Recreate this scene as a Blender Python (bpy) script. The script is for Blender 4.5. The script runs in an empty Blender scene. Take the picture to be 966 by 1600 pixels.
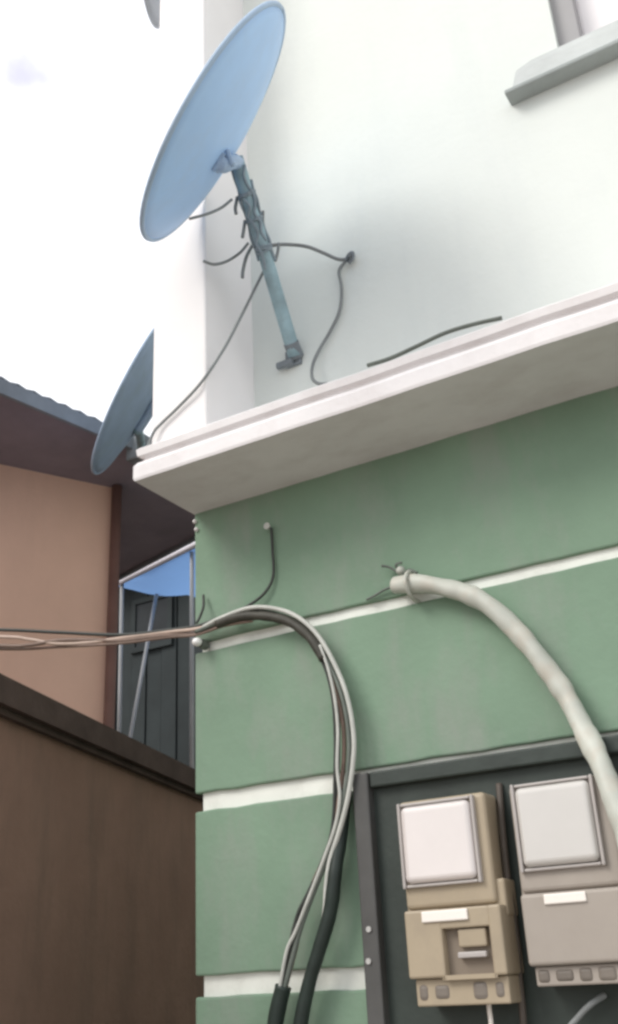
import bpy, bmesh, math, random
from mathutils import Vector, Matrix, noise
random.seed(7)
S = bpy.context.scene
COL = S.collection

# ------------------------------------------------------------------ camera
# World: X runs along the green house wall (to the right), Y into the wall, Z up.
PW, PH = 966.0, 1600.0
CX, CY = PW / 2, PH / 2
V1 = Vector((300.0 - CX, -(-2700.0 - CY)))        # vanishing point of the verticals
V2 = Vector((-2600.0 - CX, -(1687.0 - CY)))       # vanishing point of the wall's horizontals
FOC = math.sqrt(-(V1.dot(V2)))
UPc = Vector((V1.x, V1.y, -FOC)).normalized()
Xc = -Vector((V2.x, V2.y, -FOC)).normalized()
Yc = UPc.cross(Xc)
R3 = Matrix((Xc, Yc, UPc))                        # camera -> world
EYE = Vector((0.0, -1.8, 1.55))
cd = bpy.data.cameras.new('Camera')
cam = bpy.data.objects.new('Camera', cd)
COL.objects.link(cam)
cam.matrix_world = Matrix.Translation(EYE) @ R3.to_4x4()
cd.sensor_fit = 'VERTICAL'
cd.sensor_height = 24.0
cd.lens = FOC / PH * 24.0
cd.clip_start = 0.05
cd.clip_end = 2000
S.camera = cam

# ------------------------------------------------------------------ sky and sun (bright overcast)
SUN_DIR = Vector((-0.42, -0.62, 0.66)).normalized()
W = bpy.data.worlds.new('World')
S.world = W
W.use_nodes = True
nt = W.node_tree
nt.nodes.clear()
out = nt.nodes.new('ShaderNodeOutputWorld')
sky = nt.nodes.new('ShaderNodeTexSky')
sky.sky_type = 'NISHITA'
sky.sun_disc = False
sky.sun_elevation = math.asin(SUN_DIR.z)
sky.sun_rotation = math.atan2(SUN_DIR.x, SUN_DIR.y)
sky.air_density = 1.2
sky.dust_density = 4.0
bg = nt.nodes.new('ShaderNodeBackground')
bg.inputs['Strength'].default_value = 0.12
cloud = nt.nodes.new('ShaderNodeBackground')
cloud.inputs['Strength'].default_value = 1.0
tc = nt.nodes.new('ShaderNodeTexCoord')
cn = nt.nodes.new('ShaderNodeTexNoise')
cn.inputs['Scale'].default_value = 2.2
cn.inputs['Detail'].default_value = 5
cr = nt.nodes.new('ShaderNodeValToRGB')
cr.color_ramp.elements[0].position = 0.25
cr.color_ramp.elements[0].color = (0.86, 0.89, 0.96, 1)
cr.color_ramp.elements[1].position = 0.7
cr.color_ramp.elements[1].color = (1.0, 1.0, 1.0, 1)
nt.links.new(tc.outputs['Generated'], cn.inputs['Vector'])
nt.links.new(cn.outputs['Fac'], cr.inputs['Fac'])
# one thin lilac cloud high on the left of the sky
cdir = ((R3 @ Vector((38 - CX, -(108 - CY), -FOC)))).normalized()
dist = nt.nodes.new('ShaderNodeVectorMath'); dist.operation = 'DISTANCE'
dist.inputs[1].default_value = cdir
wob = nt.nodes.new('ShaderNodeTexNoise'); wob.inputs['Scale'].default_value = 26; wob.inputs['Detail'].default_value = 3
wv = nt.nodes.new('ShaderNodeVectorMath'); wv.operation = 'MULTIPLY_ADD'
wv.inputs[1].default_value = (0.045,) * 3
nt.links.new(tc.outputs['Generated'], wob.inputs['Vector'])
nt.links.new(wob.outputs['Color'], wv.inputs[0])
nt.links.new(tc.outputs['Generated'], wv.inputs[2])
sub = nt.nodes.new('ShaderNodeVectorMath'); sub.operation = 'SUBTRACT'
sub.inputs[1].default_value = (0.0225,) * 3
nt.links.new(wv.outputs[0], sub.inputs[0])
nt.links.new(sub.outputs[0], dist.inputs[0])
mr = nt.nodes.new('ShaderNodeMapRange')
mr.interpolation_type = 'SMOOTHSTEP'
mr.inputs['From Min'].default_value = 0.004
mr.inputs['From Max'].default_value = 0.034
mr.inputs['To Min'].default_value = 0.5
mr.inputs['To Max'].default_value = 0.0
nt.links.new(dist.outputs['Value'], mr.inputs['Value'])
cmix = nt.nodes.new('ShaderNodeMixRGB')
cmix.inputs['Color2'].default_value = (0.40, 0.36, 0.50, 1)
nt.links.new(mr.outputs[0], cmix.inputs['Fac'])
nt.links.new(cr.outputs['Color'], cmix.inputs['Color1'])
nt.links.new(cmix.outputs['Color'], cloud.inputs['Color'])
mx = nt.nodes.new('ShaderNodeMixShader')
mx.inputs['Fac'].default_value = 0.86
nt.links.new(sky.outputs['Color'], bg.inputs['Color'])
nt.links.new(bg.outputs[0], mx.inputs[1])
nt.links.new(cloud.outputs[0], mx.inputs[2])
nt.links.new(mx.outputs[0], out.inputs['Surface'])
sl = bpy.data.lights.new('Sun', 'SUN')
sl.energy = 1.3
sl.angle = math.radians(25)
sl.color = (1.0, 0.97, 0.92)
so = bpy.data.objects.new('Sun', sl)
COL.objects.link(so)
so.rotation_euler = SUN_DIR.to_track_quat('Z', 'Y').to_euler()
S.view_settings.view_transform = 'Standard'
S.view_settings.look = 'None'
S.view_settings.gamma = 1.0
S.view_settings.use_curve_mapping = False
S.view_settings.exposure = 0.55
S.render.engine = 'CYCLES'
S.cycles.filter_width = 2.8
S.cycles.max_bounces = 8

# ------------------------------------------------------------------ helpers
def ray(px, py):
    return R3 @ Vector((px - CX, -(py - CY), -FOC))
def onY(px, py, y):
    d = ray(px, py); return EYE + d * ((y - EYE.y) / d.y)
def onZ(px, py, z):
    d = ray(px, py); return EYE + d * ((z - EYE.z) / d.z)
def onP(px, py, p, n):
    d = ray(px, py); return EYE + d * ((p - EYE).dot(n) / d.dot(n))
def mat(name, col, rough=0.7, spec=0.4, metal=0.0, var=0.12, vscale=6.0, bump=0.0, bscale=60.0,
        stain=None, stain_amt=0.0, stain_scale=(3, 3, 0.7), coat=0.0, alpha=None):
    m = bpy.data.materials.new(name)
    m.use_nodes = True
    n = m.node_tree
    b = n.nodes['Principled BSDF']
    b.inputs['Roughness'].default_value = rough
    b.inputs['Metallic'].default_value = metal
    b.inputs['Specular IOR Level'].default_value = spec
    b.inputs['Coat Weight'].default_value = coat
    b.inputs['Coat Roughness'].default_value = 0.08
    t = n.nodes.new('ShaderNodeTexCoord')
    nz = n.nodes.new('ShaderNodeTexNoise')
    nz.inputs['Scale'].default_value = vscale
    nz.inputs['Detail'].default_value = 6
    nz.inputs['Roughness'].default_value = 0.6
    n.links.new(t.outputs['Object'], nz.inputs['Vector'])
    r = n.nodes.new('ShaderNodeValToRGB')
    lo = [max(0, c * (1 - var)) for c in col]
    hi = [min(1, c * (1 + var)) for c in col]
    r.color_ramp.elements[0].position = 0.3
    r.color_ramp.elements[1].position = 0.7
    r.color_ramp.elements[0].color = (*lo, 1)
    r.color_ramp.elements[1].color = (*hi, 1)
    n.links.new(nz.outputs['Fac'], r.inputs['Fac'])
    last = r.outputs['Color']
    if stain:
        mp = n.nodes.new('ShaderNodeMapping')
        mp.inputs['Scale'].default_value = stain_scale
        n.links.new(t.outputs['Object'], mp.inputs['Vector'])
        sn = n.nodes.new('ShaderNodeTexNoise')
        sn.inputs['Scale'].default_value = 2.4
        sn.inputs['Detail'].default_value = 8
        sn.inputs['Roughness'].default_value = 0.65
        n.links.new(mp.outputs[0], sn.inputs['Vector'])
        sr = n.nodes.new('ShaderNodeValToRGB')
        sr.color_ramp.elements[0].position = 0.48
        sr.color_ramp.elements[0].color = (0, 0, 0, 1)
        sr.color_ramp.elements[1].position = 0.75
        sr.color_ramp.elements[1].color = (stain_amt,) * 3 + (1,)
        n.links.new(sn.outputs['Fac'], sr.inputs['Fac'])
        mix = n.nodes.new('ShaderNodeMixRGB')
        mix.inputs['Color2'].default_value = (*stain, 1)
        n.links.new(sr.outputs['Color'], mix.inputs['Fac'])
        n.links.new(last, mix.inputs['Color1'])
        last = mix.outputs['Color']
    n.links.new(last, b.inputs['Base Color'])
    if bump:
        bn = n.nodes.new('ShaderNodeTexNoise')
        bn.inputs['Scale'].default_value = bscale
        bn.inputs['Detail'].default_value = 4
        n.links.new(t.outputs['Object'], bn.inputs['Vector'])
        bp = n.nodes.new('ShaderNodeBump')
        bp.inputs['Strength'].default_value = bump
        bp.inputs['Distance'].default_value = 0.004
        n.links.new(bn.outputs['Fac'], bp.inputs['Height'])
        n.links.new(bp.outputs[0], b.inputs['Normal'])
    return m

M = dict(
    green=mat('green_plaster', (0.20, 0.296, 0.214), 0.8, 0.25, var=0.09, vscale=4.0, bump=0.32, bscale=55,
              stain=(0.275, 0.30, 0.265), stain_amt=0.85, stain_scale=(2.6, 2.6, 1.0)),
    groove=mat('white_groove_paint', (0.78, 0.80, 0.74), 0.6, var=0.06, vscale=12, stain=(0.5, 0.5, 0.44), stain_amt=0.5,
               stain_scale=(6, 6, 6)),
    upper=mat('pale_wall_paint', (0.725, 0.76, 0.725), 0.8, 0.25, var=0.03, vscale=2.0, bump=0.25, bscale=40,
              stain=(0.62, 0.66, 0.65), stain_amt=0.4),
    ledge=mat('ledge_paint', (0.78, 0.758, 0.76), 0.75, 0.3, var=0.05, vscale=4, bump=0.25, bscale=45,
              stain=(0.62, 0.58, 0.57), stain_amt=0.6, stain_scale=(3, 5, 2)),
    sill=mat('sill_concrete', (0.56, 0.59, 0.58), 0.85, var=0.08, bump=0.4),
    sill_dark=mat('sill_dark_slab', (0.34, 0.37, 0.36), 0.85, var=0.1, bump=0.4),  # lower sill slab, darker than the moulding above it
    winframe=mat('window_frame_grey', (0.33, 0.325, 0.33), 0.5, var=0.04),
    glass=mat('white_pane', (0.85, 0.82, 0.83), 0.12, 0.8, var=0.03, coat=0.6),  # window pane with a plain white glossy surface
    dish=mat('dish_blue_grey', (0.43, 0.645, 0.95), 0.5, 0.4, var=0.06, vscale=5, stain=(0.46, 0.60, 0.80), stain_amt=0.4,
             stain_scale=(5, 5, 5)),
    dishmount=mat('dish_mount_blue', (0.36, 0.48, 0.64), 0.55, var=0.1),
    dishrim=mat('dish_rim', (0.40, 0.53, 0.69), 0.55, var=0.1),
    dish_old=mat('dish_slate', (0.34, 0.45, 0.60), 0.55, var=0.12, vscale=7, stain=(0.30, 0.40, 0.46), stain_amt=0.6,
                 stain_scale=(5, 5, 5)),
    dish_grey=mat('dish_pale_grey', (0.60, 0.60, 0.63), 0.55, var=0.05),
    steel=mat('weathered_pole', (0.31, 0.44, 0.485), 0.6, 0.4, metal=0.2, var=0.22, vscale=18, stain=(0.25, 0.31, 0.34), stain_amt=0.6,
              stain_scale=(9, 9, 9)),
    rust=mat('dark_clamp', (0.19, 0.215, 0.235), 0.6, var=0.2, vscale=20),
    lnb=mat('white_plastic', (0.80, 0.77, 0.84), 0.4, var=0.02),
    wire_grey=mat('grey_wire', (0.22, 0.235, 0.235), 0.6, var=0.15, vscale=25),
    gap_shade=mat('umber_gap_shade', (0.085, 0.07, 0.058), 0.6, var=0.2, vscale=20),  # shade on the meter's side, put into a dark brown colour
    wire_pole=mat('blue_grey_wire', (0.26, 0.32, 0.36), 0.6, var=0.15, vscale=25),
    wire_dark=mat('dark_wire', (0.045, 0.05, 0.045), 0.55, var=0.2, vscale=25),
    wire_brown=mat('brown_wire', (0.20, 0.14, 0.11), 0.5, var=0.2, vscale=25),
    wire_tan=mat('tan_wire', (0.52, 0.40, 0.33), 0.5, var=0.12, vscale=25),
    wire_pale=mat('pale_wire', (0.50, 0.51, 0.47), 0.5, var=0.12, vscale=25),
    wire_mid=mat('mid_grey_wire', (0.13, 0.15, 0.13), 0.5, var=0.15, vscale=25),
    wrap=mat('olive_tape', (0.052, 0.05, 0.04), 0.6, var=0.25, vscale=30),
    sleeve=mat('black_green_sleeve', (0.018, 0.029, 0.024), 0.5, var=0.25, vscale=15),
    conduit=mat('pale_conduit', (0.50, 0.515, 0.46), 0.5, var=0.1, vscale=9, stain=(0.5, 0.42, 0.34), stain_amt=0.5,
                stain_scale=(12, 12, 12)),
    knob=mat('white_ceramic', (0.88, 0.88, 0.86), 0.2, 0.6, var=0.02),
    board=mat('dark_steel_board', (0.033, 0.044, 0.038), 0.55, var=0.25, vscale=7, bump=0.2),
    board_rim=mat('dark_steel_rim', (0.085, 0.085, 0.082), 0.5, var=0.2, vscale=7),
    screw=mat('screw_zinc', (0.55, 0.55, 0.53), 0.3, metal=0.6, var=0.1),
    beige=mat('meter_beige', (0.38, 0.315, 0.225), 0.5, var=0.06, vscale=8, stain=(0.30, 0.25, 0.19), stain_amt=0.5,
              stain_scale=(8, 8, 5)),
    grey_beige=mat('meter_grey_beige', (0.355, 0.315, 0.275), 0.5, var=0.05, vscale=8, stain=(0.30, 0.26, 0.22), stain_amt=0.4,
                   stain_scale=(8, 8, 5)),
    meter_win=mat('meter_window', (0.68, 0.63, 0.61), 0.12, 0.7, var=0.05, vscale=6, coat=1.0),
    meter_win2=mat('meter_window_cool', (0.55, 0.53, 0.50), 0.14, 0.7, var=0.05, vscale=6, coat=1.0),
    bezel=mat('meter_bezel', (0.42, 0.39, 0.37), 0.45, var=0.06),
    strip=mat('meter_tag', (0.85, 0.80, 0.74), 0.5, var=0.03),
    recess=mat('meter_recess', (0.22, 0.18, 0.14), 0.6, var=0.1),
    terminal=mat('terminal_dark', (0.19, 0.165, 0.14), 0.5, var=0.2),
    salmon=mat('salmon_plaster', (0.70, 0.465, 0.365), 0.85, 0.2, var=0.06, vscale=2, bump=0.3, stain=(0.62, 0.41, 0.32), stain_amt=0.5),
    trim=mat('brown_trim', (0.16, 0.085, 0.07), 0.7, var=0.15),
    soffit=mat('dark_soffit_boards', (0.24, 0.205, 0.245), 0.8, var=0.15, vscale=4),
    roof=mat('slate_roof_sheet', (0.19, 0.21, 0.24), 0.6, var=0.15, vscale=6),
    fence=mat('brown_fence_render', (0.35, 0.222, 0.17), 0.9, 0.15, var=0.12, vscale=3, bump=0.5, bscale=35,
              stain=(0.23, 0.165, 0.13), stain_amt=0.7),
    coping=mat('dark_coping', (0.105, 0.076, 0.064), 0.85, 0.2, var=0.2, vscale=8, bump=0.4),
    tarp=mat('blue_tarpaulin', (0.16, 0.31, 0.62), 0.5, 0.4, var=0.1, vscale=5),
    hem=mat('pale_hem', (0.55, 0.52, 0.55), 0.6, var=0.05),
    whitepole=mat('dull_white_pole', (0.34, 0.34, 0.34), 0.5, var=0.1),
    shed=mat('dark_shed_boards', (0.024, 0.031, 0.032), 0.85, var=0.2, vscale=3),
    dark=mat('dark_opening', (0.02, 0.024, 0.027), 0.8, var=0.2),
    pale=mat('white_house_paint', (0.86, 0.84, 0.835), 0.85, var=0.02),
    ground=mat('sandy_ground', (0.34, 0.305, 0.275), 0.95, 0.1, var=0.2, vscale=0.8, bump=0.5, bscale=8),
)

n = M['tarp'].node_tree
b_ = n.nodes['Principled BSDF']
tl = n.nodes.new('ShaderNodeBsdfTranslucent')
tl.inputs['Color'].default_value = (0.19, 0.34, 0.62, 1)
ms = n.nodes.new('ShaderNodeMixShader')
ms.inputs['Fac'].default_value = 0.6
n.links.new(b_.outputs[0], ms.inputs[1]); n.links.new(tl.outputs[0], ms.inputs[2])
n.links.new(ms.outputs[0], n.nodes['Material Output'].inputs['Surface'])

def link(name, me, m, parent=None):
    o = bpy.data.objects.new(name, me)
    COL.objects.link(o)
    if m is not None:
        me.materials.append(m)
    if parent is not None:
        o.parent = parent
        o.matrix_parent_inverse = Matrix.Translation(-parent.location)
    return o
def fin(name, bm, m, parent=None, smooth=False, origin=None):
    """origin: top-level mesh gets its origin there; the data is moved so nothing shifts."""
    if origin is not None:
        bmesh.ops.translate(bm, verts=bm.verts, vec=-Vector(origin))
    bmesh.ops.recalc_face_normals(bm, faces=bm.faces)
    me = bpy.data.meshes.new(name)
    bm.to_mesh(me); bm.free()
    if smooth:
        for p in me.polygons: p.use_smooth = True
    o = link(name, me, m, parent)
    if origin is not None: o.location = origin
    return o
def tag(o, label=None, cat=None, group=None, kind=None):
    if label: o['label'] = label
    if cat: o['category'] = cat
    if group: o['group'] = group
    if kind: o['kind'] = kind
    return o
def empty(name, loc, label, cat, group=None):
    o = bpy.data.objects.new(name, None)
    COL.objects.link(o)
    o.location = loc
    o.empty_display_size = 0.1
    return tag(o, label, cat, group)
def box(bm, a, b, bev=0.0, seg=2):
    a, b = Vector(a), Vector(b)
    r = bmesh.ops.create_cube(bm, size=1.0)
    vs = r['verts']
    for v in vs:
        v.co = Vector((a[i] if v.co[i] < 0 else b[i] for i in range(3)))
    if bev:
        es = {e for v in vs for e in v.link_edges}
        bmesh.ops.bevel(bm, geom=list(es), offset=bev, segments=seg, affect='EDGES', profile=0.5)
    return bm
def B(*args, **k):
    return box(bmesh.new(), *args, **k)
def prism(bm, poly, vec, bev=0.0):
    """poly: list of points (planar), extruded by vec"""
    v0 = [bm.verts.new(p) for p in poly]
    v1 = [bm.verts.new(Vector(p) + Vector(vec)) for p in poly]
    n = len(poly)
    bm.faces.new(v0); bm.faces.new(list(reversed(v1)))
    es = []
    for i in range(n):
        bm.faces.new((v0[i], v1[i], v1[(i + 1) % n], v0[(i + 1) % n]))
    if bev:
        es = list({e for v in v0 + v1 for e in v.link_edges})
        bmesh.ops.bevel(bm, geom=es, offset=bev, segments=2, affect='EDGES')
    return bm
def catmull(pts, n=8):
    pts = [Vector(p) for p in pts]
    if len(pts) < 3: return pts
    P = [pts[0] * 2 - pts[1]] + pts + [pts[-1] * 2 - pts[-2]]
    o = []
    for i in range(1, len(P) - 2):
        a, b, c, d = P[i - 1], P[i], P[i + 1], P[i + 2]
        for k in range(n):
            t = k / n
            o.append(0.5 * ((2 * b) + (c - a) * t + (2 * a - 5 * b + 4 * c - d) * t * t + (3 * b - a - 3 * c + d) * t ** 3))
    o.append(pts[-1])
    return o
def tube(bm, pts, r, seg=10, smooth=8, r2=None, wob=0.0, lay=0.0, pitch=0.09):
    P = catmull(pts, smooth) if smooth else [Vector(p) for p in pts]
    rings = []
    prev = None
    n = len(P)
    s_ = 0.0
    for i, p in enumerate(P):
        t = (P[min(i + 1, n - 1)] - P[max(i - 1, 0)]).normalized()
        if prev is None:
            a = t.orthogonal().normalized()
        else:
            a = (prev - t * prev.dot(t)).normalized()
        prev = a
        b = t.cross(a)
        rr = r + ((r2 - r) * i / (n - 1) if r2 is not None else 0)
        if wob: rr *= 1 + wob * noise.noise(p * 40)
        s_ += (p - P[max(i - 1, 0)]).length
        rings.append([bm.verts.new(p + (a * math.cos(q) + b * math.sin(q)) * rr * (1 + lay * math.cos(2 * (q - 2 * math.pi * s_ / pitch)) + 0.35 * lay * noise.noise(p * 55 + Vector((q, 0, 0))))) for q in (2 * math.pi * k / seg for k in range(seg))])
    for A, C in zip(rings, rings[1:]):
        for k in range(seg):
            bm.faces.new((A[k], A[(k + 1) % seg], C[(k + 1) % seg], C[k]))
    bm.faces.new(rings[0]); bm.faces.new(list(reversed(rings[-1])))
    return bm
def T(*a, **k):
    return tube(bmesh.new(), *a, **k)

# ------------------------------------------------------------------ ground
bm = bmesh.new()
bmesh.ops.create_grid(bm, x_segments=40, y_segments=40, size=400)
g = fin('ground', bm, M['ground'])
tag(g, 'bare sandy compound ground between the houses', 'ground', kind='structure')

# ------------------------------------------------------------------ green two-storey house
XC = -1.322            # the house's left corner
ZS = 2.567             # soffit of the first-floor ledge
OV = 0.222             # how far the ledge stands out
XR = 3.2
DEPTH = 6.0
house = empty('two_storey_house', (XC, 0, 0), 'two-storey house, green plaster with white grooves below, pale wall and white ledge above', 'house')
bands = [(2.236, 0.024), (1.895, 0.038), (1.543, 0.038), (1.20, 0.038), (0.86, 0.038), (0.5, 0.038)]
zz = [ZS + 0.02]
def rough_x(bm, amt, cuts=90, fr=14.0, ymax=0.02):
    """cuts the long edges and shifts their points a little: edges drawn by hand"""
    es = [e for e in bm.edges if abs((e.verts[0].co - e.verts[1].co).x) > 2.0]
    bmesh.ops.subdivide_edges(bm, edges=es, cuts=cuts, use_grid_fill=False)
    for v in bm.verts:
        if v.co.y < ymax and v.co.x < XR - 0.05:
            k = 1.0 if v.co.x > XC + 0.03 else 0.4
            v.co.z += k * amt * (noise.noise(Vector((v.co.x * fr, 0, v.co.z * 3))) + 0.5 * noise.noise(Vector((v.co.x * fr * 3, 5, v.co.z * 3))))
            v.co.y += k * amt * 0.5 * noise.noise(Vector((v.co.x * fr, 9, v.co.z * 3)))
bm = bmesh.new()
top = ZS + 0.02
for z, h in bands:
    box(bm, (XC, 0, z + h / 2), (XR, DEPTH, top), bev=0.004)
    top = z - h / 2
box(bm, (XC, 0, 0), (XR, DEPTH, top), bev=0.004)
rough_x(bm, 0.0035)
fin('ground_floor_wall', bm, M['green'], house)
for z, h in bands[:4]:
    fin('groove', B((XC + 0.014, 0.011, z - h / 2 - 0.006), (XR - 0.02, DEPTH - 0.02, z + h / 2 + 0.006)), M['groove'], house)
# ledge: cornice profile (Y,Z) swept along X with its left end showing
prof = [(0.02, ZS), (-OV, ZS), (-OV - 0.002, ZS + 0.006), (-OV - 0.002, ZS + 0.036), (-OV + 0.004, ZS + 0.046),
        (-OV + 0.014, ZS + 0.050), (-OV + 0.014, ZS + 0.058), (-OV + 0.003, ZS + 0.062), (-OV + 0.001, ZS + 0.078), (-OV + 0.006, ZS + 0.083), (0.02, ZS + 0.085)]
bm = bmesh.new()
loops = []
for y, z in prof[1:-1]:
    xl = XC - 0.004 + 1.25 * (y + OV + 0.002)          # the moulding returns round the left end
    loops.append([bm.verts.new((xl, DEPTH, z)), bm.verts.new((xl, y, z)), bm.verts.new((XR, y, z)), bm.verts.new((XR, DEPTH, z))])
for p_, q_ in zip(loops, loops[1:]):
    for k in range(4):
        bm.faces.new((p_[k], p_[(k + 1) % 4], q_[(k + 1) % 4], q_[k]))
bm.faces.new(loops[0]); bm.faces.new(list(reversed(loops[-1])))
rough_x(bm, 0.0022, fr=6.0, ymax=0.0)
ledge = fin('floor_ledge', bm, M['ledge'], house)
ZL = ZS + 0.083
# upper wall set back on the ledge
XU = onY(342, 560, 0).x - 0.05
WX0, WX1 = onY(838, 60, 0).x, 2.0
sillT = onY(800, 115, 0.0)
zb = onY(790, 170, 0.0).z
YSL = onZ(800, 145, zb).y
zt = onY(803, 104, YSL).z
ZW0 = zt
ZW1 = ZW0 + 1.1
fxa, fxb = onY(862, 30, 0.03).x, onY(902, 30, 0.03).x
WX0 = fxa + 0.005
WX1 = WX0 + 1.2
ZTOP = 5.6
bm = bmesh.new()
YB = 0.0
box(bm, (XU, YB, ZL - 0.004), (WX0, 0.2, ZTOP))
box(bm, (WX0, YB, ZL - 0.004), (WX1, 0.2, ZW0))
box(bm, (WX0, YB, ZW1), (WX1, 0.2, ZTOP))
box(bm, (WX1, YB, ZL - 0.004), (XR, 0.2, ZTOP))
box(bm, (XU, 0.2, ZL - 0.004), (XR, DEPTH, ZTOP))
bmesh.ops.remove_doubles(bm, verts=bm.verts, dist=1e-5)
fin('upper_wall', bm, M['upper'], house)
YC = -0.200
fin('corner_column', B((onY(238, 590, YC).x, YC, ZL - 0.003), (onY(322, 560, YC).x, 0.3, ZTOP - 0.001), bev=0.006), M['pale'], house)
win = fin('window', B((WX0 + 0.02, 0.075, ZW0 + 0.01), (WX1 - 0.02, 0.10, ZW1 - 0.02)), M['glass'], house)
bm = bmesh.new()
box(bm, (fxa, 0.025, ZW0 + 0.004), (fxb, 0.073, ZW1 - 0.004), bev=0.003)
box(bm, (WX1 - 0.07, 0.025, ZW0 + 0.004), (WX1 - 0.01, 0.073, ZW1 - 0.004), bev=0.003)
box(bm, (fxb - 0.002, 0.027, ZW1 - 0.06), (WX1 - 0.068, 0.071, ZW1 - 0.006), bev=0.003)
box(bm, (fxb - 0.002, 0.027, ZW0 + 0.006), (WX1 - 0.068, 0.071, ZW0 + 0.03), bev=0.003)
box(bm, ((fxb + WX1) / 2 - 0.02, 0.026, ZW0 + 0.03), ((fxb + WX1) / 2 + 0.02, 0.070, ZW1 - 0.06), bev=0.003)
fin('frame', bm, M['winframe'], win)
# sill
s0 = onY(796, 145, YSL)
zm = zb + 0.012
sl_ = fin('sill', B((s0.x - 0.010, YSL - 0.006, zb), (WX1 + 0.1, 0.03, zm), bev=0.003), M['sill_dark'], win)
bm = bmesh.new()
prism(bm, [(s0.x + 0.006, YSL, zm - 0.002), (s0.x + 0.022, YSL + 0.002, ZW0 - 0.010), (s0.x + 0.06, YSL + 0.004, ZW0 + 0.003), (WX1 + 0.085, YSL + 0.004, ZW0 + 0.003), (WX1 + 0.085, YSL, zm - 0.002)], (0, 0.09, 0), 0.003)
fin('sill_moulding', bm, M['sill'], win)
# low-pitched roof high above the picture
bm = bmesh.new()
prism(bm, [(XU - 0.15, -0.15, ZTOP), (XU - 0.15, DEPTH + 0.3, ZTOP), (XU - 0.15, DEPTH / 2, ZTOP + 1.3)], (XR - XU + 0.4, 0, 0))
fin('roof', bm, M['roof'], house)

# ------------------------------------------------------------------ brown boundary wall (left)
fz = 2.40
fA, fB = onZ(0, 1045, fz), onZ(300, 1195, fz)
fd = (fB - fA); fd.z = 0; fd.normalize()
fn = Vector((fd.y, -fd.x, 0))             # faces the camera side
p0 = fA - fd * 1.6
p1 = fB + fd * 1.2
fence = empty('boundary_wall', (p0.x, p0.y, 0), 'dark brown rendered boundary wall with a projecting coping at lower left', 'wall')
def slab(bm, a, b, n, t0, t1, z0, z1, bev=0.0):
    """wall-like slab from a to b, from t0 to t1 along n"""
    a = Vector((a.x, a.y, 0)); b = Vector((b.x, b.y, 0))
    poly = [a + n * t0, b + n * t0, b + n * t1, a + n * t1]
    return prism(bm, [Vector((p.x, p.y, z0)) for p in poly], (0, 0, z1 - z0), bev)
fin('wall', slab(bmesh.new(), p0, p1, fn, -0.22, -0.045, 0, fz - 0.115), M['fence'], fence)
fin('coping', slab(bmesh.new(), p0, p1, fn, -0.27, 0.0, fz - 0.115, fz, 0.022), M['coping'], fence)

# ------------------------------------------------------------------ salmon neighbour house behind it
hz = 3.7
wA, wB = onZ(0, 725, hz), onZ(190, 765, hz)
wd = (wB - wA); wd.z = 0; wd.normalize()
wn = Vector((wd.y, -wd.x, 0))
wA2 = wA - wd * 3
bung = empty('neighbour_house', (wB.x, wB.y, 0), 'salmon plastered house under a dark overhanging roof behind the brown wall', 'house')
fin('wall', slab(bmesh.new(), wA2, wB, wn, -4.0, 0.0, 0, hz + 0.02), M['salmon'], bung)
eA, eB = onZ(0, 590, hz + 0.06), onZ(150, 655, hz + 0.06)
eA.z = eB.z = hz
ed = (eB - eA); ed.z = 0; ed.normalize()
gA, gB = onZ(305, 842, hz - 0.02), onZ(190, 902, hz - 0.02)
gA.z = gB.z = hz
gd = (gB - gA).normalized()
# eave corner = near edge meets far edge
def cross2(p, d, q, e):
    den = d.x * e.y - d.y * e.x
    t = ((q.x - p.x) * e.y - (q.y - p.y) * e.x) / den
    return p + d * t
ec = cross2(eA, ed, gA, -gd)
eS = eA - ed * 3.2
gE = gB + gd * 3.5
back = eS + gd * 4.6
poly = [eS, ec, gE, back]
rf = fin('roof', prism(bmesh.new(), poly, (0, 0, 0.035)), M['soffit'], bung)
# corrugated sheet above: ridged edge along the near eave
bm = bmesh.new()
L = (ec - eS).length
N = int(L / 0.019)
inn = gd
rows = []
for j, (dist, rise) in enumerate(((-0.012, 0.0), (2.3, 0.75))):
    row = []
    for i in range(N + 1):
        p = eS + ed * (L * i / N) + inn * dist
        zc = hz + 0.05 + rise + 0.0045 * math.cos(i * math.pi / 2)
        row.append((bm.verts.new((p.x, p.y, zc)), bm.verts.new((p.x, p.y, zc + 0.006))))
    rows.append(row)
for i in range(N):
    a, b = rows[0][i], rows[0][i + 1]; c, d = rows[1][i], rows[1][i + 1]
    bm.faces.new((a[0], b[0], d[0], c[0])); bm.faces.new((a[1], c[1], d[1], b[1])); bm.faces.new((a[0], a[1], b[1], b[0]))
fin('roof_sheet', bm, M['roof'], rf)
bm = bmesh.new()
fn2 = Vector((ed.y, -ed.x, 0))
slab(bm, eS, ec, fn2, 0.0, 0.02, hz - 0.02, hz + 0.045)
slab(bm, ec, gE, Vector((-gd.y, gd.x, 0)) if Vector((-gd.y, gd.x, 0)).y > 0 else Vector((gd.y, -gd.x, 0)), 0.0, 0.02, hz - 0.02, hz + 0.045)
fin('fascia', bm, M['roof'], rf)
tr = T([(wB.x + wn.x * 0.03 - wd.x * 0.035, wB.y + wn.y * 0.03 - wd.y * 0.035, 0.0), (wB.x + wn.x * 0.03 - wd.x * 0.035, wB.y + wn.y * 0.03 - wd.y * 0.035, hz - 0.004)], 0.024, seg=14, smooth=0)
fin('downpipe', tr, M['trim'], bung, smooth=True)

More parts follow.
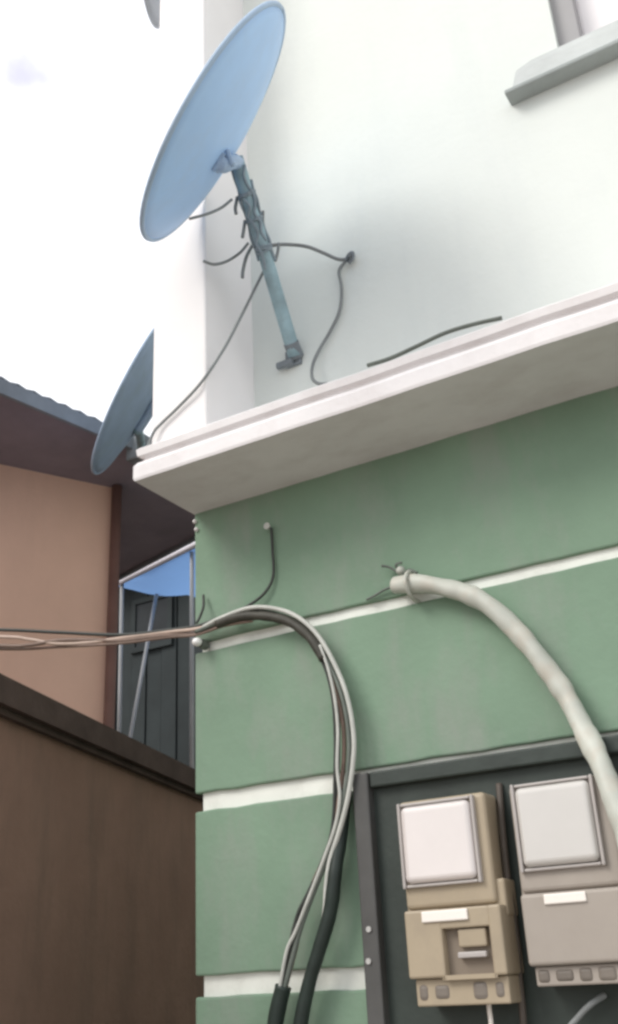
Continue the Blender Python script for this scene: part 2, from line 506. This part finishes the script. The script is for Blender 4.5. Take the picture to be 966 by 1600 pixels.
# ------------------------------------------------------------------ blue canopy, dark shed and white house beyond the alley
A = onY(184, 912, 3.3); Bq = onY(312, 848, 2.9); Cq = onY(316, 934, 4.3)
can = empty('canopy', (A.x, A.y, 0), 'blue tarpaulin canopy on thin poles at the end of the alley', 'canopy')
bm = bmesh.new()
n_ = 14
Dq = A + (Cq - Bq) * 0.06
Bx = Bq + (Bq - A) * 0.6; Cx = Cq + (Cq - Dq) * 0.6
gr = []
for i in range(n_ + 1):
    u = i / n_
    row = []
    for j in range(n_ + 1):
        v = j / n_
        p = (A * (1 - u) + Bx * u) * (1 - v) + (Dq * (1 - u) + Cx * u) * v
        p = p + Vector((0, 0, -0.10 * math.sin(math.pi * u) * math.sin(math.pi * v) + 0.05 * min(1, v * 4) * noise.noise(p * 2.2)))
        row.append(bm.verts.new(p))
    gr.append(row)
for i in range(n_):
    for j in range(n_):
        bm.faces.new((gr[i][j], gr[i + 1][j], gr[i + 1][j + 1], gr[i][j + 1]))
hem_pts = [gr[i][0].co.copy() for i in range(n_ + 1)]
cv = fin('cover', bm, M['tarp'], can, smooth=True)
fin('hem', T(hem_pts, 0.018, seg=8, smooth=0), M['hem'], cv, smooth=True)
def pole(px0, py0, px1, py1, y0, y1, r):
    a, b = onY(px0, py0, y0), onY(px1, py1, y1)
    b = a + (b - a) * ((a.z - 0.0) / (a.z - b.z))
    fin('pole', T([a, b], r, seg=10, smooth=0), M['whitepole'], can, smooth=True)
pole(246, 922, 208, 1130, 3.55, 3.2, 0.013)
pole(191, 905, 187, 1120, 3.3, 3.3, 0.014)
pole(300, 850, 300, 1130, 3.0, 3.0, 0.013)
shed = empty('shed', onY(250, 1100, 5.2) * 1.0, 'dark weathered shed under the blue canopy at the back of the alley', 'shed')
shed.location.z = 0
sx0 = onY(120, 1000, 5.2).x
shz = onY(250, 900, 5.2).z
bm = bmesh.new()
k = 0
x = sx0
while x < 0.5:
    w = 0.17
    box(bm, (x, 5.2 + 0.012 * (k % 2), 0), (x + w - 0.008, 5.4, shz), bev=0.004)
    x += w; k += 1
box(bm, (sx0, 5.3, 0), (0.5, 7.0, shz - 0.01))
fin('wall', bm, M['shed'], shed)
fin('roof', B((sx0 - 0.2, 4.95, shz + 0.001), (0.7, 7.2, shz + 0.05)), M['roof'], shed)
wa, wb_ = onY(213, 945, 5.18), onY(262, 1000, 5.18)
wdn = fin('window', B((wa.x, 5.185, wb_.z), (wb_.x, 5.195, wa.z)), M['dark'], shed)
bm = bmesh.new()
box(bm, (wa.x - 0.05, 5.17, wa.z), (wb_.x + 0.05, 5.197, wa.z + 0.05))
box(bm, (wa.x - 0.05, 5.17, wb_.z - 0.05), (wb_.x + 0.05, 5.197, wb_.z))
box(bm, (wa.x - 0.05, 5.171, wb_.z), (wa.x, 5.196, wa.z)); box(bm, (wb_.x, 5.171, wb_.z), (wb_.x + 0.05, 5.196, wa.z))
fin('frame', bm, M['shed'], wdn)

# ------------------------------------------------------------------ satellite dishes
CR = R3 @ Vector((1, 0, 0)); CU = R3 @ Vector((0, 1, 0)); CF = R3 @ Vector((0, 0, -1))
def dish_frame(tip_lo, tip_hi, center, ratio):
    """real orientation of a dish whose rim runs between two sight lines at the distance of centre"""
    v = (center - EYE).normalized()
    lo = onP(*tip_lo, center, v); hi = onP(*tip_hi, center, v)
    ax = (hi - lo); R = ax.length / 2; ax.normalize()
    side = ax.cross(v).normalized()           # image-plane perpendicular
    if side.dot(CR) > 0: side = -side
    n = (side * math.sqrt(1 - ratio * ratio) + v * ratio).normalized()
    mid = (lo + hi) / 2
    return mid, ax, n, R
def dish_mesh(bm, c, ax, n, R, depth, th=0.006, rings=10, seg=64):
    bx = n.cross(ax).normalized()
    def surf(off):
        vs = [[bm.verts.new(c - n * (depth + off))]]
        for i in range(1, rings + 1):
            r = R * i / rings
            vs.append([bm.verts.new(c - n * (depth * (1 - (i / rings) ** 2) + off) + (ax * math.cos(q) + bx * math.sin(q)) * r)
                       for q in (2 * math.pi * k / seg for k in range(seg))])
        for k in range(seg):
            bm.faces.new((vs[0][0], vs[1][k], vs[1][(k + 1) % seg]))
        for i in range(1, rings):
            for k in range(seg):
                bm.faces.new((vs[i][k], vs[i + 1][k], vs[i + 1][(k + 1) % seg], vs[i][(k + 1) % seg]))
        return vs[-1]
    a = surf(0.0); b = surf(th)
    for k in range(seg):
        bm.faces.new((a[k], a[(k + 1) % seg], b[(k + 1) % seg], b[k]))
    return bx
def rim_mesh(c, ax, n, R, r=0.006, seg=64):
    bx = n.cross(ax).normalized()
    pts = [c - n * 0.003 + (ax * math.cos(q) + bx * math.sin(q)) * R for q in (2 * math.pi * k / seg for k in range(seg + 1))]
    return T(pts, r, seg=8, smooth=0)
def make_dish(label, tips, centre, ratio, depth_k, m, pole_pts, pole_r, rimm, arm=False, base=None, off=0.0):
    c, ax, n, R = dish_frame(tips[0], tips[1], centre, ratio)
    depth = R * depth_k
    root = empty('satellite_dish', pole_pts[-1], label, 'satellite dish', 'satellite dishes on the houses')
    bm = bmesh.new()
    bx = dish_mesh(bm, c, ax, n, R, depth)
    rfl = fin('reflector', bm, m, root, smooth=True)
    fin('rim', rim_mesh(c, ax, n, R), rimm, rfl, smooth=True)
    off_ = off
    back = c - n * (depth * (1 - off_ * off_) + 0.006) + ax * (R * off_)
    top = Vector(pole_pts[0])
    # bracket plate on the back and two cheeks down to the pole head
    bm = bmesh.new()
    tube(bm, [back + n * 0.004, back - n * 0.012, (back - n * 0.02) * 0.5 + top * 0.5, top + (Vector(pole_pts[1]) - top) * 0.05], 0.019, r2=pole_r * 0.98, seg=16, smooth=5)
    tube(bm, [back + ax * 0.03 - n * 0.004, back + ax * 0.012 - n * 0.03, top + Vector((0, 0, 0.004))], 0.006, seg=8, smooth=4)
    q = [back + ax * 0.022 + bx * 0.02, back + ax * 0.022 - bx * 0.02, back - ax * 0.022 - bx * 0.02, back - ax * 0.022 + bx * 0.02]
    prism(bm, q, -n * 0.008)
    fin('mounting_bracket', bm, m if m is not M['dish'] else M['dishmount'], root)
    fin('pole', T(pole_pts, pole_r, seg=16, smooth=6, wob=0.03), M['steel'], root, smooth=True)
    if base is not None:
        fin('wall_foot', base, M['rust'], root)
    if arm:
        lo = c - ax * (R * 0.96) - n * 0.01
        L = c + n * (R * 1.50) - ax * (R * 0.24)
        fin('feed_arm', T([lo, lo + (L - lo) * 0.96 ], 0.0028, seg=8, smooth=0), M['lnb'], root, smooth=True)
        d = (c - ax * 0.05 - L).normalized()
        bm = bmesh.new()
        tube(bm, [L - d * 0.055, L - d * 0.02], 0.017, seg=14, smooth=0)
        tube(bm, [L - d * 0.022, L + d * 0.03], 0.014, seg=14, smooth=0)
        tube(bm, [L + d * 0.028, L + d * 0.055], 0.017, r2=0.023, seg=14, smooth=0)
        fin('receiver', bm, M['lnb'], root)
    return root, c, ax, n, R

# big dish on the wall
c1 = onY(335, 195, -0.42)
PT = onY(369, 246, -0.30); PB = onY(461, 556, -0.012)
pp = [PT, PT + (PB - PT) * 0.5, PB]
foot = bmesh.new()
fb = onY(460, 562, 0)
box(foot, (fb.x - 0.020, -0.010, fb.z - 0.020), (fb.x + 0.022, 0.004, fb.z + 0.024), bev=0.003)
tube(foot, [PB + (PT - PB) * 0.07, PB + Vector((0, 0.008, 0))], 0.0185, seg=14, smooth=0)
box(foot, (fb.x - 0.040, -0.022, fb.z - 0.022), (fb.x + 0.005, -0.009, fb.z - 0.006), bev=0.003)
dish1, c1, a1, n1, R1 = make_dish('large pale blue dish on a slanting pole bolted to the pale upper wall',
    ((235, 373), (437, 11)), c1, 0.245, 0.16, M['dish'], pp, 0.0165, M['dishrim'], base=foot, arm=False, off=-0.20)
# slate dish at the roof edge of the salmon house
D2 = onZ(216, 640, hz)
D2 = EYE + (D2 - EYE) * 0.96
q0 = onP(216, 672, D2, CF); q1 = onZ(222, 694, hz + 0.02)
make_dish('slate blue dish at the dark roof edge, partly hidden by the white corner column', ((149, 739), (287, 474)), D2, 0.16, 0.16,
          M['dish_old'], [q0, (q0 + q1) / 2, q1 + Vector((0, 0, -0.06))], 0.018, M['dish_old'], arm=False,
          base=B(q1 + Vector((-0.05, -0.05, -0.09)), q1 + Vector((0.05, 0.05, 0.02)), bev=0.008))
# another dish higher on the wall: only its lower tip is in the picture
c3 = onY(242, -190, 0.5)
p3t = onY(275, -170, 0.62)
p3b = Vector((XC + 0.005, 1.0, p3t.z - 0.35))
make_dish('grey dish beside the top of the white column, only its lower tip in view', ((249, 42), (235, -420)), c3, 0.16, 0.05, M['dish_grey'],
          [p3t, (p3t + p3b) / 2, p3b], 0.02, M['dish_grey'])

# ------------------------------------------------------------------ wires round the big dish
def cable(name, label, pts, r, m, cat='cable', group=None, seg=10, smooth=8, wob=0.0, close=None):
    org = Vector(pts[0])
    o = fin(name, T(pts, r, seg=seg, smooth=smooth, wob=wob), m, None, smooth=True, origin=org)
    return tag(o, label, cat, group)
def px(y, *pts):
    """points on the plane Y=y (or own y as third value)"""
    return [onY(p[0], p[1], p[2] if len(p) > 2 else y) for p in pts]
def pole_at(t, off=(0, 0, 0)):
    return PT + (PB - PT) * t + Vector(off)
G1 = 'wires tied to the dish pole'
cable('wire', 'thin wire from the lower edge of the large dish to its pole', px(-0.3, (296, 342, -0.36), (325, 334, -0.33), (347, 324, -0.30), (362, 312, -0.27)), 0.0032, M['wire_grey'], 'wire', G1)
cable('wire', 'loose wire end curling left from the middle of the dish pole', px(-0.17, (388, 380, -0.16), (375, 395, -0.17), (355, 408, -0.18), (335, 413, -0.21), (318, 408, -0.235)), 0.0034, M['wire_grey'], 'wire', G1)
cable('wire', 'short stub of wire hanging down left of the dish pole', px(-0.17, (394, 384, -0.16), (385, 402, -0.17), (380, 422, -0.17), (379, 434, -0.17)), 0.0040, M['wire_grey'], 'wire', G1)
cable('wire', 'short wire tail tied high on the dish pole', px(-0.2, (371, 308, -0.25), (368, 325, -0.25), (369, 334, -0.25)), 0.004, M['wire_grey'], 'wire', G1)
cable('wire', 'wire tail hanging below the tie near the top of the dish pole', px(-0.2, (383, 345, -0.22), (381, 360, -0.22), (379, 371, -0.22)), 0.004, M['wire_grey'], 'wire', G1)
cable('wire', 'wire end sticking up right of the dish pole', px(-0.2, (420, 385, -0.15), (412, 360, -0.17), (411, 330, -0.18)), 0.0036, M['wire_grey'], 'wire', G1)
cable('wire', 'short wire tail hanging right of the dish pole', px(-0.15, (436, 380, -0.13), (434, 395, -0.13), (430, 408, -0.13)), 0.0036, M['wire_grey'], 'wire', G1)
cable('coaxial_cable', 'thick grey cable from the dish pole right to the nail on the pale wall', px(-0.1, (420, 384, -0.13), (445, 382, -0.10), (478, 385, -0.07), (505, 395, -0.04), (528, 405, -0.02), (545, 405, -0.012)), 0.0045, M['wire_grey'], group=G1)
cable('coaxial_cable', 'grey cable dropping from the nail down the pale wall to the ledge', px(-0.012, (540, 408), (530, 424), (534, 450), (531, 485), (516, 518), (500, 545), (489, 570, -0.02), (488, 590, -0.03), (497, 599, -0.03), (512, 600, -0.03)), 0.0040, M['wire_grey'], group=G1)
nl = empty('wall_nail', onY(546, 400, 0), 'nail with a dark tie holding the cable right of the dish pole', 'nail')
fin('nail', T(px(0, (546, 400, 0.01), (546, 398, -0.035)), 0.005, seg=8, smooth=0), M['rust'], nl)
fin('tie', T(px(-0.015, (541, 408), (545, 399), (551, 395), (551, 403), (545, 411)), 0.0048, seg=8, smooth=5), M['rust'], nl, smooth=True)
cable('coaxial_cable', 'long thin cable running down left from the dish pole past the ledge corner', px(0, (412, 424, -0.12), (400, 448, -0.13), (378, 492, -0.14), (350, 545, -0.175), (315, 597, -0.207), (280, 635, -0.208), (252, 662, -0.208), (240, 676, -0.212), (231, 700, -0.215)), 0.0034, M['wire_grey'], group=G1)
# wraps of tape and wire round the pole
bm = bmesh.new()
ax_ = (PB - PT).normalized(); u_ = ax_.orthogonal().normalized(); w_ = ax_.cross(u_)
for t0, t1, nt_ in ((0.17, 0.19, 2), (0.30, 0.315, 2), (0.43, 0.47, 3)):
    pts = []
    for k in range(nt_ * 10 + 1):
        t = t0 + (t1 - t0) * k / (nt_ * 10) + random.uniform(-0.004, 0.004)
        q = 2 * math.pi * k / 10
        pts.append(pole_at(t) + (u_ * math.cos(q) + w_ * math.sin(q)) * (0.0178 + 0.003 * random.random()))
    tube(bm, pts, 0.0028, seg=6, smooth=0)
for q, ta, tb_ in ((0.6, 0.03, 0.50), (1.7, 0.08, 0.46), (3.6, 0.12, 0.52), (4.6, 0.05, 0.42), (5.5, 0.2, 0.55)):
    pts = []
    for k in range(9):
        t = ta + (tb_ - ta) * k / 8
        qq = q + random.uniform(-0.35, 0.35)
        pts.append(pole_at(t) + (u_ * math.cos(qq) + w_ * math.sin(qq)) * (0.0165 + 0.004 * random.random()))
    tube(bm, pts, 0.0034, seg=6, smooth=4)
wr = fin('wire_wrap', bm, M['wire_pole'], dish1)
# wire lying along the ledge
cable('loose_wire', 'dark loose wire lying along the top of the white ledge', [Vector((p.x, p.y, max(p.z + 0.009, ZL + 0.0045))) for p in px(-0.216, (575, 577), (610, 566), (650, 548), (695, 527), (740, 513), (785, 503))], 0.0042, M['wire_mid'], 'wire')

# ------------------------------------------------------------------ cables over the green wall
GB = 'service cables arching over the green wall'
def arch(offs, y, r, m, label, pts, name='cable'):
    return cable(name, label, px(y, *[(a + offs[0], b + offs[1], *c) for a, b, *c in pts]), r, m, group=GB)
span = lambda d: [(-420, 960 + d, -0.35), (-200, 990 + d, -0.25), (0, 1000 + d, -0.17), (90, 1003 + d * 0.8, -0.12), (190, 998 + d * 0.5, -0.08), (260, 989 + d * 0.3, -0.05)]
arch((0, 0), -0.03, 0.0040, M['wire_dark'], 'dark cable at the top of the bundle crossing the salmon house',
     [(-420, 950, -0.35), (-200, 980, -0.25), (0, 984, -0.16), (90, 988, -0.12), (190, 992, -0.08), (260, 985, -0.05), (310, 978), (350, 964), (400, 955), (440, 961), (474, 978), (502, 1012), (520, 1055), (528, 1110), (529, 1170), (526, 1240), (520, 1300), (500, 1355), (482, 1395), (466, 1428), (454, 1475), (442, 1540), (437, 1560)])
arch((0, 0), -0.036, 0.0042, M['wire_tan'], 'tan cable along the middle of the bundle crossing the salmon house',
     [(-420, 962, -0.35), (-200, 992, -0.25), (0, 995, -0.17), (45, 999, -0.15), (90, 1006, -0.125), (140, 1004, -0.10), (190, 997, -0.08), (260, 988, -0.05), (306, 983), (340, 974), (375, 968)])
arch((0, 0), -0.030, 0.0046, M['wire_brown'], 'brown cable at the bottom of the bundle crossing the salmon house',
     [(-420, 969, -0.35), (-200, 999, -0.25), (0, 1009, -0.17), (45, 1008, -0.15), (90, 1001, -0.125), (140, 1000, -0.10), (190, 1001, -0.08), (260, 993, -0.05), (306, 990), (350, 975), (398, 966), (440, 969), (470, 984), (498, 1018), (520, 1060), (534, 1115), (538, 1170), (533, 1230), (522, 1290), (510, 1335), (492, 1375), (472, 1437), (461, 1487), (446, 1543), (440, 1560)])
arch((0, 0), -0.042, 0.0050, M['wire_pale'], 'pale outer cable rising over the arch from the corner and down beside the meter board',
     [(318, 980, -0.035), (345, 966), (390, 950), (430, 951), (465, 964), (497, 993), (524, 1040), (543, 1090), (553, 1150), (551, 1200), (542, 1255), (530, 1300), (516, 1345), (510, 1385), (508, 1420), (500, 1470, -0.03), (485, 1540, -0.025), (472, 1620, -0.02)])
arch((0, 0), -0.036, 0.0050, M['wire_mid'], 'mid grey cable in the centre of the arching bundle',
     [(306, 987), (350, 970), (400, 960), (440, 965), (474, 983), (504, 1020), (527, 1065), (541, 1115), (546, 1170), (541, 1230), (527, 1290), (512, 1340), (492, 1390), (470, 1450), (455, 1505), (443, 1550)])
arch((0, 0), -0.043, 0.0034, M['wire_pale'], 'thin pale cable on the inner side of the hanging bundle',
     [(500, 1008), (513, 1045), (523, 1090), (528, 1140), (527, 1200), (531, 1245), (524, 1290), (505, 1345), (480, 1410), (462, 1455), (450, 1480), (443, 1510), (437, 1545)])
arch((0, 0), -0.034, 0.0032, M['wire_brown'], 'thin reddish brown cable lowest of those crossing the salmon house',
     [(-420, 975, -0.34), (-200, 1004, -0.24), (0, 1014, -0.16), (90, 1011, -0.12), (190, 1005, -0.08), (260, 996, -0.05), (306, 992), (350, 978), (395, 970)])
arch((0, 0), -0.034, 0.0034, M['wire_dark'], 'thin black cable leftmost in the hanging bundle beside the board',
     [(498, 1020), (512, 1055), (521, 1100), (524, 1160), (523, 1225), (521, 1280), (512, 1325), (490, 1380), (468, 1440), (456, 1490), (444, 1545)])
# black wrapping on the arch
cable('cable_wrap', 'dark tape wrapping round the top of the cable arch', px(-0.038, (340, 975), (368, 965), (400, 962), (435, 966), (462, 977), (488, 1000), (506, 1030)), 0.0105, M['wrap'], 'tape', wob=0.15)
cable('black_sleeve', 'black sleeve over the cable ends at the bottom left of the arch', px(-0.035, (443, 1541), (436, 1570), (430, 1605), (426, 1680), (425, 1800)), 0.0155, M['sleeve'], 'sleeve', wob=0.1)
cable('black_hose', 'thick black hose hanging right of the thinner cables', px(-0.04, (541, 1235, -0.02), (533, 1300, -0.025), (524, 1365), (516, 1425), (498, 1487), (483, 1537), (470, 1600), (462, 1680), (458, 1800)), 0.0135, M['sleeve'], 'hose', wob=0.08)
# corner insulator
ins = empty('corner_insulator', onY(308, 1003, 0), 'white ceramic knob fixing the cables at the green corner', 'insulator')
kp = onY(308, 1003, -0.032)
bm = bmesh.new()
bmesh.ops.create_uvsphere(bm, u_segments=20, v_segments=12, radius=0.0115, matrix=Matrix.Translation(kp) @ Matrix.Diagonal((1, 1, 0.85, 1)))
fin('knob', bm, M['knob'], ins, smooth=True)
fin('screw', T([kp + Vector((0, 0.05, 0)), kp + Vector((0, 0.005, 0))], 0.005, seg=8, smooth=0), M['rust'], ins)
fin('base_block', T([kp + Vector((0, 0.031, 0)), kp + Vector((0, 0.012, 0))], 0.012, r2=0.010, seg=16, smooth=0), M['wire_mid'], ins)
cable('thin_wire', 'thin dark wire dropping from a nail and curving left to the bundle',
      px(-0.008, (424, 826), (426, 860), (427, 900), (414, 926, -0.012), (392, 944, -0.016), (365, 958, -0.022), (340, 968, -0.03), (318, 978, -0.03)), 0.0032, M['wire_dark'], 'wire')
nn = onY(424, 826, 0)
nl2 = empty('wall_hook', nn, 'small pale nail head under the ledge holding the thin dark wire', 'nail')
fin('nail', T([nn + Vector((0, 0.01, 0)), nn + Vector((0, -0.018, 0))], 0.003, seg=8, smooth=0), M['rust'], nl2)
fin('head', T([nn + Vector((0, -0.016, 0)), nn + Vector((0, -0.02, 0))], 0.008, seg=12, smooth=0), M['wire_pale'], nl2)
cable('thin_wire', 'short dark wire loop beside the ceramic knob on the green corner', px(-0.01, (318, 930, -0.01), (318, 948, -0.02), (312, 965, -0.025), (307, 974, -0.03)), 0.0030, M['wire_dark'], 'wire')
for (qx, qy, lab) in ((293, 816, 'small pale plaster lump left of the green corner under the ledge'), (304, 826, 'small pale plaster lump at the top of the green corner')):
    p = onY(qx, qy, -0.01)
    bm = bmesh.new()
    bmesh.ops.create_icosphere(bm, subdivisions=3, radius=0.0055)
    for v in bm.verts: v.co *= 1 + 0.25 * noise.noise(v.co * 90)
    bmesh.ops.translate(bm, verts=bm.verts, vec=Vector((max(p.x, XC + 0.002), -0.003, p.z)))
    o = fin('plaster_lump', bm, M['ledge'], None, smooth=True, origin=Vector((max(p.x, XC + 0.002), -0.003, p.z)))
    tag(o, lab, 'plaster', 'plaster lumps')

# white conduit arching to the meters: two loosely twisted sheathed cables
cpath = px(-0.032, (618, 914, -0.02), (650, 912, -0.03), (690, 917), (735, 930), (775, 955), (815, 995), (850, 1038), (880, 1080), (905, 1125, -0.04), (930, 1175, -0.06), (950, 1220, -0.085), (968, 1270, -0.10), (985, 1330, -0.10), (1000, 1420, -0.09), (1010, 1560, -0.08))
cpth = catmull(cpath, 12)
cc = fin('service_cable', T(cpth, 0.0185, seg=20, smooth=0, wob=0.10, lay=0.065, pitch=0.26), M['conduit'], None, smooth=True, origin=cpath[0])
tag(cc, 'thick whitish service cable arching right over the green wall to the meters', 'cable')
# bare ends and clip at its start
cl = empty('cable_clip', onY(626, 902, 0), 'pale clip holding the start of the thick whitish cable', 'clip')
e0 = onY(626, 905, 0)
bm = bmesh.new()
q = cpath[1]
tube(bm, [Vector((q.x - 0.012, 0.004, q.z + 0.03)), Vector((q.x - 0.012, -0.035, q.z + 0.026)), Vector((q.x - 0.012, -0.055, q.z)), Vector((q.x - 0.012, -0.035, q.z - 0.024)), Vector((q.x - 0.012, 0.004, q.z - 0.026))], 0.0042, seg=8, smooth=5)
fin('strap', bm, M['conduit'], cl, smooth=True)
bm = bmesh.new()
bmesh.ops.create_uvsphere(bm, u_segments=16, v_segments=10, radius=0.0095, matrix=Matrix.Translation(onY(626, 891, -0.010)))
fin('boss', bm, M['conduit'], cl, smooth=True)
for lab, pts in (('twig-like bare wire end pointing left above the thick cable', [(620, 893, -0.012), (608, 886, -0.014), (596, 884, -0.02)]),
                 ('bare wire end pointing right above the thick cable', [(630, 897, -0.012), (640, 890, -0.02), (652, 895, -0.025)]),
                 ('bent bare wire end standing up at the cable clip', [(622, 890, -0.014), (619, 882, -0.02), (628, 879, -0.02)]),
                 ('dark wire tail running left from the start of the thick cable', [(618, 915, -0.012), (600, 922, -0.008), (585, 931, -0.006), (573, 937, -0.006)])):
    cable('wire_end', lab, px(0, *pts), 0.0026, M['wire_mid'], 'wire', 'wire ends at the cable clip')

# ------------------------------------------------------------------ meter board
bl = onY(560, 1209, -0.02); br = 0.25
tz = onY(700, 1189, -0.02).z
xb0 = onY(556, 1300, -0.03).x
board = empty('meter_board', (xb0, 0, 1.1), 'dark steel meter board fixed low on the green wall', 'board')
fin('back_panel', B((xb0 + 0.004, -0.012, 1.1), (br, 0.004, tz - 0.003), bev=0.002), M['board'], board)
bm = bmesh.new()
box(bm, (xb0, -0.034, 1.098), (xb0 + 0.034, 0.003, tz), bev=0.004)
fin('side_rail', bm, M['board_rim'], board)
fin('top_rail', B((xb0 + 0.036, -0.030, tz - 0.03), (br, 0.003, tz), bev=0.004), M['board'], board)
for sx, sy in ((577, 1452), (575, 1502)):
    p = onY(sx, sy, -0.034)
    p.x = min(max(p.x, xb0 + 0.012), xb0 + 0.024)
    bm = T([p + Vector((0, 0.004, 0)), p + Vector((0, -0.003, 0))], 0.0052, seg=12, smooth=0)
    fin('screw', bm, M['screw'], board)

# ------------------------------------------------------------------ the two meters
def meter(label, tl, trp, bl_, wintl, winbr, strip, lower, body, winm, recess, yf=-0.088, reach=None):
    """corners are read on the meter's front plane"""
    P0, P1, P2 = onY(*tl, yf), onY(*trp, yf), onY(*bl_, yf)
    x0, x1 = (P0.x + P2.x) / 2, P1.x
    z1, z0 = (P0.z + P1.z) / 2, P2.z
    yb = -0.0125
    root = empty('electricity_meter', ((x0 + x1) / 2, yb, z0), label, 'meter', 'electricity meters on the board')
    split = onY(*lower[0], yf).z
    bm = bmesh.new()
    box(bm, (x0, yf + 0.012, split - 0.01), (x1, yb, z1), bev=0.008, seg=3)
    box(bm, (x0 - 0.003, yf + 0.022, split - 0.03), (x1 + 0.014, yb, split + 0.03), bev=0.005, seg=3)
    fin('case', bm, body, root)
    # window hood with rounded corners
    a, b = onY(*wintl, yf), onY(*winbr, yf)
    w = fin('display_cover', B((a.x, yf - 0.004, b.z), (b.x, yf + 0.03, a.z), bev=0.011, seg=5), winm, root)
    bm = bmesh.new()
    g_ = 0.007
    box(bm, (a.x - g_, yf + 0.002, b.z - g_), (a.x - 0.001, yf + 0.03, a.z + g_), bev=0.002)
    box(bm, (b.x + 0.001, yf + 0.002, b.z - g_), (b.x + g_, yf + 0.03, a.z + g_), bev=0.002)
    box(bm, (a.x, yf + 0.003, a.z + 0.001), (b.x, yf + 0.03, a.z + g_ - 0.001), bev=0.002)
    box(bm, (a.x, yf + 0.003, b.z - g_ + 0.001), (b.x, yf + 0.03, b.z - 0.001), bev=0.002)
    fin('bezel', bm, M['bezel'], w)
    # lower terminal cover, standing a little prouder
    c, d = onY(*lower[0], yf), onY(*lower[1], yf)
    lx0, lx1 = x0 + 0.004, x1 + (0.012 if recess else 0.004)
    bm = bmesh.new()
    if not recess:
        box(bm, (lx0, yf - 0.008, d.z), (lx1, yb - 0.001, split - 0.012), bev=0.006, seg=3)
    else:
        ra, rb = onY(*recess[0], yf - 0.008), onY(*recess[1], yf - 0.008)
        box(bm, (lx0, yf - 0.008, d.z), (ra.x, yb - 0.001, split - 0.012), bev=0.004)
        box(bm, (rb.x, yf - 0.008, d.z), (lx1, yb - 0.001, split - 0.012), bev=0.004)
        box(bm, (ra.x - 0.003, yf - 0.007, ra.z), (rb.x + 0.003, yb - 0.001, split - 0.0125), bev=0.003)
        box(bm, (ra.x - 0.003, yf - 0.007, d.z + 0.0005), (rb.x + 0.003, yb - 0.001, rb.z), bev=0.003)
    tcov = fin('terminal_cover', bm, body, root)
    if recess:
        fin('recess', B((ra.x - 0.002, yf + 0.010, rb.z - 0.002), (rb.x + 0.002, yf + 0.016, ra.z + 0.002)), M['recess'], tcov)
        ia, ib = onY(715, 1452, yf), onY(762, 1478, yf)
        fin('breaker', B((ia.x, yf - 0.002, ib.z), (ib.x, yf + 0.012, ia.z), bev=0.003), body, tcov)
        ja, jb = onY(716, 1488, yf), onY(762, 1495, yf)
        fin('lever', B((ja.x, yf - 0.004, jb.z), (jb.x, yf + 0.012, ja.z), bev=0.002), M['bezel'], tcov)
    # label strip
    sa, sb = onY(*strip[0], yf), onY(*strip[1], yf)
    fin('tag_strip', B((sa.x, yf - 0.012, min(sa.z, sb.z)), (sb.x, yf + 0.03, max(sa.z, sb.z)), bev=0.002), M['strip'], root)
    # terminal block under the cover
    tb = fin('terminal_block', B((lx0 + 0.006, yf + 0.004, z0), (lx1 - 0.004, yb - 0.0015, d.z - 0.0005), bev=0.003), body, root)
    n = 5
    for k in range(n):
        if recess and k == 2: continue
        cx_ = lx0 + 0.02 + (lx1 - lx0 - 0.04) * k / (n - 1)
        zc = (z0 + d.z) / 2
        hw = (0.011, 0.015, 0.012, 0.016, 0.010)[k]; hh = (d.z - z0) * (0.36, 0.30, 0.38, 0.40, 0.33)[k]
        fin('terminal', B((cx_ - hw, yf + 0.0015, zc - hh), (cx_ + hw, yf + 0.02, zc + hh), bev=hh * 0.6, seg=3), M['terminal'], tb)
    return root
meter('beige meter with a sunken breaker in its lower cover, nearer the board edge', (616, 1252), (752, 1236), (643, 1574),
      (624, 1262), (745, 1372), ((662, 1425), (735, 1437)), ((690, 1408), (690, 1528)), M['beige'], M['meter_win'], ((690, 1452), (772, 1525)))
meter('grey beige meter with a plain flat lower cover, beside the thick whitish cable', (793, 1224), (948, 1208), (824, 1543),
      (802, 1232), (938, 1345), ((852, 1398), (920, 1409)), ((880, 1380), (880, 1508)), M['grey_beige'], M['meter_win2'], None)
# wires below the meters, and a strip for the shade between them
cable('meter_wire', 'white wire hanging straight down from under the beige meter', px(-0.05, (763, 1560), (765, 1580), (768, 1610), (770, 1700)), 0.0042, M['strip'], 'wire')
cable('meter_cable_and_shade', 'pale cable slanting away below the grey beige meter', px(-0.05, (945, 1555, -0.03), (925, 1568), (905, 1588), (880, 1625), (860, 1720)), 0.0048, M['wire_grey'])
cable('meter_cable_and_shade', 'dark strip down the gap between the two meters, standing for the shaded meter side', px(-0.03, (780, 1225, -0.016), (785, 1290), (793, 1370), (805, 1450), (812, 1530), (818, 1600), (822, 1700)), 0.0060, M['gap_shade'])  # no real cable: added tube whose colour paints the shaded gap
